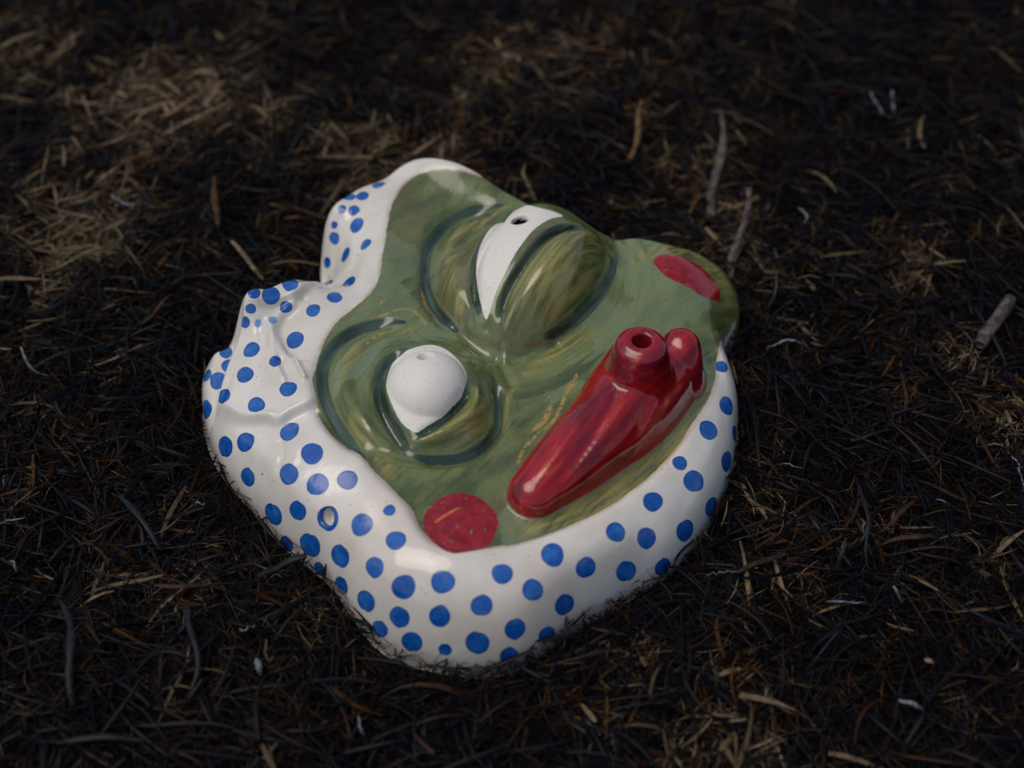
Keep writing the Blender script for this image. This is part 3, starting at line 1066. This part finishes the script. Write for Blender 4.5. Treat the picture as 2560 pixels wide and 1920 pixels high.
def litter(name, label, arr, n, colfn, material, rnd):
    n_, sg, ac, _ = arr.shape
    me = mesh_from(name, arr.reshape(-1, 3) * .01, ribbon_faces(n_, sg - 1, ac))
    mid = arr[:, sg // 2, 0]
    c = colfn(mid[:, 0], mid[:, 1], n_, rnd)                      # (n, sg, 3)
    c = np.repeat(c[:, :, None, :], ac, 2).reshape(-1, 3)
    rgba = np.c_[c, np.ones(len(c))].astype(np.float32)
    me.attributes.new('tint', 'FLOAT_COLOR', 'POINT').data.foreach_set('color', rgba.ravel())
    me.materials.append(material)
    o = bpy.data.objects.new(name, me)
    COL.objects.link(o)
    o['kind'] = 'stuff'
    o['label'] = label
    o['category'] = 'grass'
    return o


def lerp(a, b, t): return np.asarray(a)[None, None] * (1 - t) + np.asarray(b)[None, None] * t


CHAR, CHAR2 = np.array([.0010, .0014, .0024]), np.array([.0036, .0052, .0092])
BROWN, TAN, STRAW = np.array(srgb(48, 28, 15)), np.array(srgb(84, 60, 34)), np.array(srgb(122, 106, 82))


def col_char(sg):
    def f(x, y, n, rnd):
        t = rnd.beta(1.2, 2.5, n)[:, None, None]
        c = lerp(CHAR, CHAR2, t) * np.ones((n, sg, 1))
        br = (rnd.uniform(0, 1, n) < .20 + .25 * paleness(x, y))[:, None, None]
        g = np.clip(rnd.uniform(-.4, 1.0, n)[:, None] + np.linspace(-.6, .6, sg)[None] * rnd.choice([-1, 1], n)[:, None], 0, 1)[:, :, None]
        c = np.where(br, c * (1 - g) + g * BROWN * rnd.uniform(.5, 1.3, n)[:, None, None], c)
        return c
    return f


def col_straw(sg):
    def f(x, y, n, rnd):
        p = paleness(x, y)
        u = rnd.uniform(0, 1, n)
        base = np.where((u < p * .95)[:, None], STRAW * rnd.uniform(.4, 1.15, n)[:, None], np.where((u < p + .30)[:, None], TAN * rnd.uniform(.35, 1., n)[:, None], BROWN * rnd.uniform(.25, 1.0, n)[:, None]))
        dark = rnd.uniform(0, 1, n) < .35 * (1 - p)
        base = np.where(dark[:, None], CHAR2 * .8, base * (.46 + .5 * p)[:, None])
        return np.repeat(base[:, None, :], sg, 1) * (1 + .25 * np.sin(np.linspace(0, 3, sg))[None, :, None])
    return f


M_CHAR = simple_mat('charred_blade', None, .42, .11, 'tint')
M_STRAW = simple_mat('dry_straw', None, .85, .06, 'tint')
r1 = np.random.default_rng(21)
dark = lambda x, y: 1 - .6 * paleness(x, y)
cat = lambda p, q: np.concatenate([p[0], q[0]])
a = cat(strands(70000, (.4, 2.4), (.03, .12), .0, .95, 3, False, r1, .22, .5), strands(55000, (.6, 3.0), (.05, .16), .0, .95, 3, False, r1, .22, .5, wide=True))
litter('dry_straw', 'brown and tan straw fragments matted under the charred grass', a, 0, col_straw(4), M_STRAW, r1)
a, n = strands(3600, (.8, 3.8), (.08, .26), .35, 1.1, 4, False, r1, .2, .4, prob=lambda x, y: np.clip(paleness(x, y) * .8 - .05, .04, .6))
litter('bleached_straw', 'pale flattened straw left unburnt in patches', a, n, col_straw(5), M_STRAW, r1)
a, n = strands(24000, (.7, 3.2), (.02, .07), .2, 1.0, 5, False, r1, .2, .7, prob=dark)
b_ = cat(strands(11000, (1.0, 5.2), (.05, .24), .35, 1.1, 5, True, r1, .12, .42, prob=dark), strands(14000, (1.2, 5.6), (.08, .28), .2, 1.1, 5, True, r1, .12, .42, wide=True))
litter('charred_fibre', 'thin black charred grass fibres scattered between the blades', a, n, col_char(6), M_CHAR, r1)
litter('burnt_grass', 'charred black grass blades lying tangled over the ground', b_, 0, col_char(6), M_CHAR, r1)

# ------------------------------------------------------------------ single pieces lying on the burnt grass


def bare_mat(name, c0, c1, rough, scale=300):
    k = NT(name)
    tc = k.n('ShaderNodeTexCoord').outputs['Object']
    k.put(k.b.inputs['Base Color'], k.mix(k.ramp(k.noise(scale, 4, .65, tc), .35, .68), c0, c1))
    k.b.inputs['Roughness'].default_value = rough
    k.b.inputs['Specular IOR Level'].default_value = .2
    return k.m


M = {'ash': bare_mat('white_ash', srgb(46, 48, 54), srgb(112, 117, 126), .9),
     'pale': bare_mat('bleached_straw', srgb(72, 60, 44), srgb(132, 116, 90), .8),
     'tan': bare_mat('tan_straw', srgb(70, 50, 30), srgb(124, 98, 64), .8),
     'brown': bare_mat('scorched_straw', srgb(30, 18, 14), srgb(64, 42, 32), .75),
     'grey': bare_mat('weathered_stalk', srgb(44, 40, 40), srgb(98, 88, 82), .75),
     'amber': bare_mat('amber_leaf', srgb(44, 27, 12), srgb(84, 54, 24), .6),
     'char': bare_mat('black_char', (.003, .0035, .005), (.012, .013, .017), .5),
     'rust': bare_mat('reddish_straw', srgb(36, 20, 14), srgb(76, 46, 32), .75)}


def piece(name, label, cat, pts, w, mat, thick=.45, group=None, taper=(.7, .45), kink=0.0, hollow=False):
    """one stalk, blade or curl: centre line given as photo point + height above the soil, a closed body with an oval section"""
    P = []
    for px, py, h in pts:
        x, y = at(px, py, h - .95)
        P.append((x, y, h - .95))
    P = smooth_open(P, 5) if len(pts) > 2 else np.array([np.array(P[0]) + (np.array(P[1]) - np.array(P[0])) * t for t in np.linspace(0, 1, 7)])
    w = w * (.8 if mat == 'ash' else 1)
    rr = np.random.default_rng(sum(map(ord, label)))
    L_ = np.linalg.norm(P[-1] - P[0])
    u_ = np.linspace(0, 1, len(P))
    bend = rr.normal(0, .035 * L_) * np.sin(u_ * math.pi) + rr.normal(0, .02 * L_) * np.sin(u_ * 2 * math.pi)
    P = P + bend[:, None] * np.array([-(P[-1] - P[0])[1], (P[-1] - P[0])[0], 0.]) / (L_ + 1e-6)
    P = P + rr.normal(0, kink, P.shape) * np.array([1, 1, .5])
    n, S = len(P), 8
    org = P[0].copy()
    vs_, fs = [], []
    for i in range(n):
        t = P[min(i + 1, n - 1)] - P[max(i - 1, 0)]
        t = t / (np.linalg.norm(t) + 1e-9)
        side = np.cross(t, [0, 0, 1.]) + 1e-6
        side /= np.linalg.norm(side)
        up = np.cross(side, t)
        u = i / (n - 1)
        f = taper[0] + (1 - taper[0]) * min(1, u * 4) if u < .5 else taper[1] + (1 - taper[1]) * min(1, (1 - u) * 3)
        f *= 1 + (.03 if hollow else .12) * math.sin(i * 2.1 + len(label))
        for j in range(S):
            a = 2 * math.pi * j / S
            q_ = 1 + rr.normal(0, .05 if hollow else .14)
            vs_.append(P[i] + side * math.cos(a) * w * .5 * f * q_ + up * math.sin(a) * w * .5 * thick * f * q_)
    for i in range(n - 1):
        for j in range(S):
            fs.append((i * S + j, i * S + (j + 1) % S, (i + 1) * S + (j + 1) % S, (i + 1) * S + j))
    fs.append(tuple(range(S))[::-1])
    if not hollow:
        fs.append(tuple((n - 1) * S + j for j in range(S)))
    else:                                            # open tube: inner wall running back inside
        b = len(vs_)
        c = P[-1]
        back = P[-3] - P[-1]
        for k2 in (0, 1):
            for j in range(S):
                v = vs_[(n - 1) * S + j]
                vs_.append(c + (v - c) * .72 + back * k2 * 1.0)
        for j in range(S):
            j2 = (j + 1) % S
            fs.append(((n - 1) * S + j, (n - 1) * S + j2, b + j2, b + j))
            fs.append((b + j, b + j2, b + S + j2, b + S + j))
        fs.append(tuple(b + S + j for j in range(S)))
    me = bpy.data.meshes.new(name)
    me.from_pydata([tuple((v - org) * .01) for v in vs_], [], fs)
    for p_ in me.polygons:
        p_.use_smooth = len(p_.vertices) == 4
    me.materials.append(M[mat])
    o = bpy.data.objects.new(name, me)
    COL.objects.link(o)
    o.location = tuple(org * .01)
    o['label'] = label
    o['category'] = cat
    if group:
        o['group'] = group
    return o


ASH = 'white ash curls'
piece('dry_stalk', 'flat grey dry stalk leaning up behind the far cheek spot', 'stalk', [(1826, 700, .6), (1848, 590, 1.5), (1872, 469, 2.6)], .36, 'grey', .35, taper=(.9, .8))
piece('dry_stalk', 'broad blurred grey-brown stalk standing above the far red cheek', 'stalk', [(1778, 548, .7), (1785, 420, 1.4), (1801, 278, 2.4)], .42, 'grey', .4, taper=(.9, .4))
piece('dry_stalk', 'thin pale brown stalk, upper right of the white rim of the mask', 'stalk', [(1569, 405, .8), (1590, 320, 1.4), (1606, 250, 2.0)], .26, 'tan', .5)
piece('reed_piece', 'thick hollow brown reed broken off near the right edge', 'reed', [(2526, 745, 1.5), (2488, 802, 1.4), (2449, 862, 1.3)], .6, 'grey', .85, taper=(.9, .95), hollow=True)
piece('ash_curl', 'pale curved ash strip lying right of the red lips', 'ash', [(1917, 871, 1.1), (1945, 854, 1.3), (1975, 849, 1.4), (2009, 858, 1.1)], .16, 'ash', .4, ASH, kink=.02)
piece('ash_curl', 'long white ash curl at the left edge beside the bow', 'ash', [(52, 868, 1.2), (64, 905, 1.4), (88, 928, 1.3), (122, 940, 1.0)], .15, 'ash', .5, ASH)
piece('ash_curl', 'blurred grey ash curl above and left of the bow', 'ash', [(278, 486, 1.1), (313, 512, 1.3), (359, 503, 1.1)], .16, 'ash', .5, ASH, kink=.03)
piece('ash_curl', 'slanted ash sliver near the top right corner', 'ash', [(2177, 231, 1.4), (2192, 262, 1.3), (2206, 289, 1.1)], .2, 'ash', .4, ASH)
piece('ash_curl', 'short upright ash sliver near the top right corner', 'ash', [(2232, 226, 1.6), (2236, 284, 1.1)], .18, 'ash', .4, ASH)
piece('ash_curl', 'tiny bright hooked ash fleck by the right edge below the reed', 'ash', [(2341, 1248, 1.2), (2355, 1250, 1.3), (2370, 1262, 1.1)], .08, 'ash', .5, ASH, kink=.02)
piece('ash_curl', 'ash sliver with a knobbed end in the lower right', 'ash', [(2233, 1465, 1.3), (2243, 1480, 1.2), (2257, 1508, 1.0)], .13, 'ash', .6, ASH)
piece('ash_curl', 'straight horizontal white ash thread in the lower right', 'ash', [(2066, 1503, 1.1), (2110, 1506, 1.2), (2163, 1506, 1.1)], .09, 'ash', .6, ASH, kink=.02)
piece('ash_curl', 'forked white ash thread just below the lower right scarf edge', 'ash', [(1767, 1441, 1.0), (1800, 1432, 1.3), (1849, 1430, 1.2)], .08, 'ash', .6, ASH, kink=.04)
piece('ash_curl', 'short upright white ash fleck near the bottom right', 'ash', [(1912, 1750, 1.0), (1915, 1732, 1.2), (1919, 1718, 1.4)], .11, 'ash', .6, ASH)
piece('ash_curl', 'pale crumpled ash roll close to the bottom right corner', 'ash', [(2250, 1752, 1.1), (2280, 1758, 1.3), (2307, 1772, 1.1)], .2, 'ash', .6, ASH, kink=.03)
piece('ash_curl', 'long thin ash strand running down the right edge', 'ash', [(2530, 1140, 1.3), (2549, 1160, 1.3), (2552, 1190, 1.2), (2560, 1230, 1.1)], .10, 'ash', .5, ASH, kink=.02)
piece('ash_curl', 'white ash strand cut by the left edge below the bow', 'ash', [(-4, 1311, 1.2), (30, 1298, 1.3), (63, 1293, 1.4)], .10, 'ash', .5, ASH, kink=.02)
piece('ash_curl', 'small pale ash arc at the left edge', 'ash', [(24, 1402, 1.1), (38, 1408, 1.4), (44, 1430, 1.1)], .12, 'ash', .5, ASH)
piece('ash_curl', 'tiny ash crumb between the left edge and the dotted scarf', 'ash', [(486, 1252, 1.1), (500, 1258, 1.3), (514, 1262, 1.1)], .09, 'ash', .7, ASH, kink=.05)
piece('ash_curl', 'crooked white ash fleck left below the hanging hole', 'ash', [(604, 1576, 1.1), (622, 1566, 1.3), (642, 1564, 1.1)], .08, 'ash', .6, ASH, kink=.05)
piece('ash_curl', 'thin angled ash thread below the front tip of the scarf', 'ash', [(897, 1790, 1.1), (903, 1815, 1.2), (912, 1840, 1.0)], .09, 'ash', .6, ASH, kink=.02)
piece('ash_curl', 'crooked ash thread along the right side of the scarf', 'ash', [(1947, 1160, 1.1), (1975, 1160, 1.2), (2008, 1172, 1.0)], .08, 'ash', .5, ASH, kink=.03)
piece('ash_curl', 'bent ash speck right of the stalk leaning behind the far cheek', 'ash', [(1996, 520, 1.0), (2020, 536, 1.3), (2012, 556, 1.1)], .14, 'ash', .5, ASH, kink=.04)
piece('seed_husk', 'small white seed husk in the lower left', 'husk', [(640, 1645, 1.2), (646, 1665, 1.4), (652, 1690, 1.1)], .28, 'ash', .6, taper=(.3, .2))
piece('seed_husk', 'small pale seed lying near the bottom right corner', 'husk', [(2312, 1646, 1.2), (2322, 1650, 1.3), (2334, 1658, 1.2)], .2, 'pale', .6, taper=(.3, .3))
piece('straw', 'long tan straw crossing the pale patch, the upper of two', 'straw', [(388, 295, 1.0), (450, 262, 1.3), (515, 226, 1.1)], .26, 'tan', .4)
piece('straw', 'long pale straw crossing the pale patch, the lower of two', 'straw', [(405, 340, 1.0), (500, 290, 1.4), (579, 249, 1.2)], .22, 'pale', .4)
piece('straw', 'bleached straw in the top left corner', 'straw', [(0, 121, 1.1), (60, 95, 1.3), (116, 75, 1.1)], .28, 'pale', .4)
piece('straw', 'straight tan straw pointing at the bow from above', 'straw', [(579, 602, 1.1), (620, 650, 1.3), (660, 700, 1.0)], .22, 'pale', .4)
piece('straw', 'reddish straw left of the bow', 'straw', [(347, 813, 1.0), (390, 772, 1.3), (428, 735, 1.1)], .16, 'rust', .4)
piece('straw', 'amber upright straw in the upper left', 'straw', [(318, 393, 1.6), (324, 474, .8)], .2, 'amber', .4)
piece('leaf_fragment', 'amber scorched leaf fragment left of the dotted scarf top', 'leaf', [(536, 440, 1.9), (540, 510, 1.4), (546, 567, .8)], .36, 'amber', .25, taper=(.2, .5))
piece('straw', 'short rusty straw beside the left wall of the scarf', 'straw', [(710, 545, 1.1), (738, 542, 1.2), (766, 546, 1.0)], .18, 'rust', .4)
piece('grass_blade', 'dark arching burnt blade right of the lower right scarf edge', 'blade', [(2150, 1214, 1.2), (2167, 1262, 1.6), (2163, 1310, 1.5), (2148, 1356, 1.1)], .2, 'char', .3, taper=(.4, .8))
piece('grass_blade', 'straight black upright blade in the right foreground', 'blade', [(2172, 1286, 2.2), (2170, 1360, 1.6), (2173, 1428, 1.0)], .12, 'char', .4)
piece('straw', 'slanting reddish brown straw in the right foreground', 'straw', [(2283, 1255, 1.4), (2240, 1293, 1.5), (2201, 1330, 1.1)], .2, 'brown', .4)
piece('straw', 'flat tan straw in the right foreground pointing right', 'straw', [(2331, 1337, 1.3), (2270, 1346, 1.4), (2204, 1362, 1.1)], .2, 'rust', .3)
piece('grass_blade', 'black leaning blade below the right side of the scarf', 'blade', [(2119, 1356, 1.9), (2100, 1395, 1.6), (2085, 1430, 1.0)], .2, 'char', .3, taper=(.2, .8))
piece('grass_blade', 'glossy dark blade lying left of the hanging hole', 'blade', [(299, 1236, 1.2), (345, 1290, 1.5), (400, 1375, 1.1)], .24, 'char', .3, taper=(.5, .4))
piece('grass_blade', 'long charred blade with joints in the lower left corner', 'blade', [(149, 1501, 1.3), (168, 1620, 1.6), (183, 1766, 1.2)], .3, 'char', .5, taper=(.5, .8))
piece('grass_blade', 'upright charred blade left of the lowest scarf dots', 'blade', [(470, 1515, 1.4), (486, 1620, 1.6), (473, 1737, 1.1)], .22, 'char', .4)
piece('straw', 'reddish horizontal straw left of the lower scarf edge', 'straw', [(386, 1462, 1.2), (455, 1467, 1.4), (530, 1461, 1.2)], .2, 'brown', .4)
piece('twig', 'black charred twig resting its tip against the scarf rim', 'twig', [(640, 1440, 1.0), (705, 1413, 1.6), (766, 1388, 2.0)], .3, 'char', .6, taper=(.6, .7), kink=.03)
piece('twig', 'blurred dark stick along the bottom left edge', 'twig', [(145, 1857, 1.2), (250, 1846, 1.4), (366, 1853, 1.2)], .24, 'char', .6)
piece('straw', 'brown split straw pointing away from the lower right scarf rim', 'straw', [(1965, 1382, 1.2), (1900, 1408, 1.3), (1820, 1445, 1.0)], .26, 'brown', .4)
piece('grass_blade', 'charred tuft tip standing against the front right scarf edge', 'blade', [(1462, 1590, 1.0), (1459, 1555, 1.7), (1457, 1520, 2.2)], .10, 'char', .6, taper=(.8, .3), kink=.03)
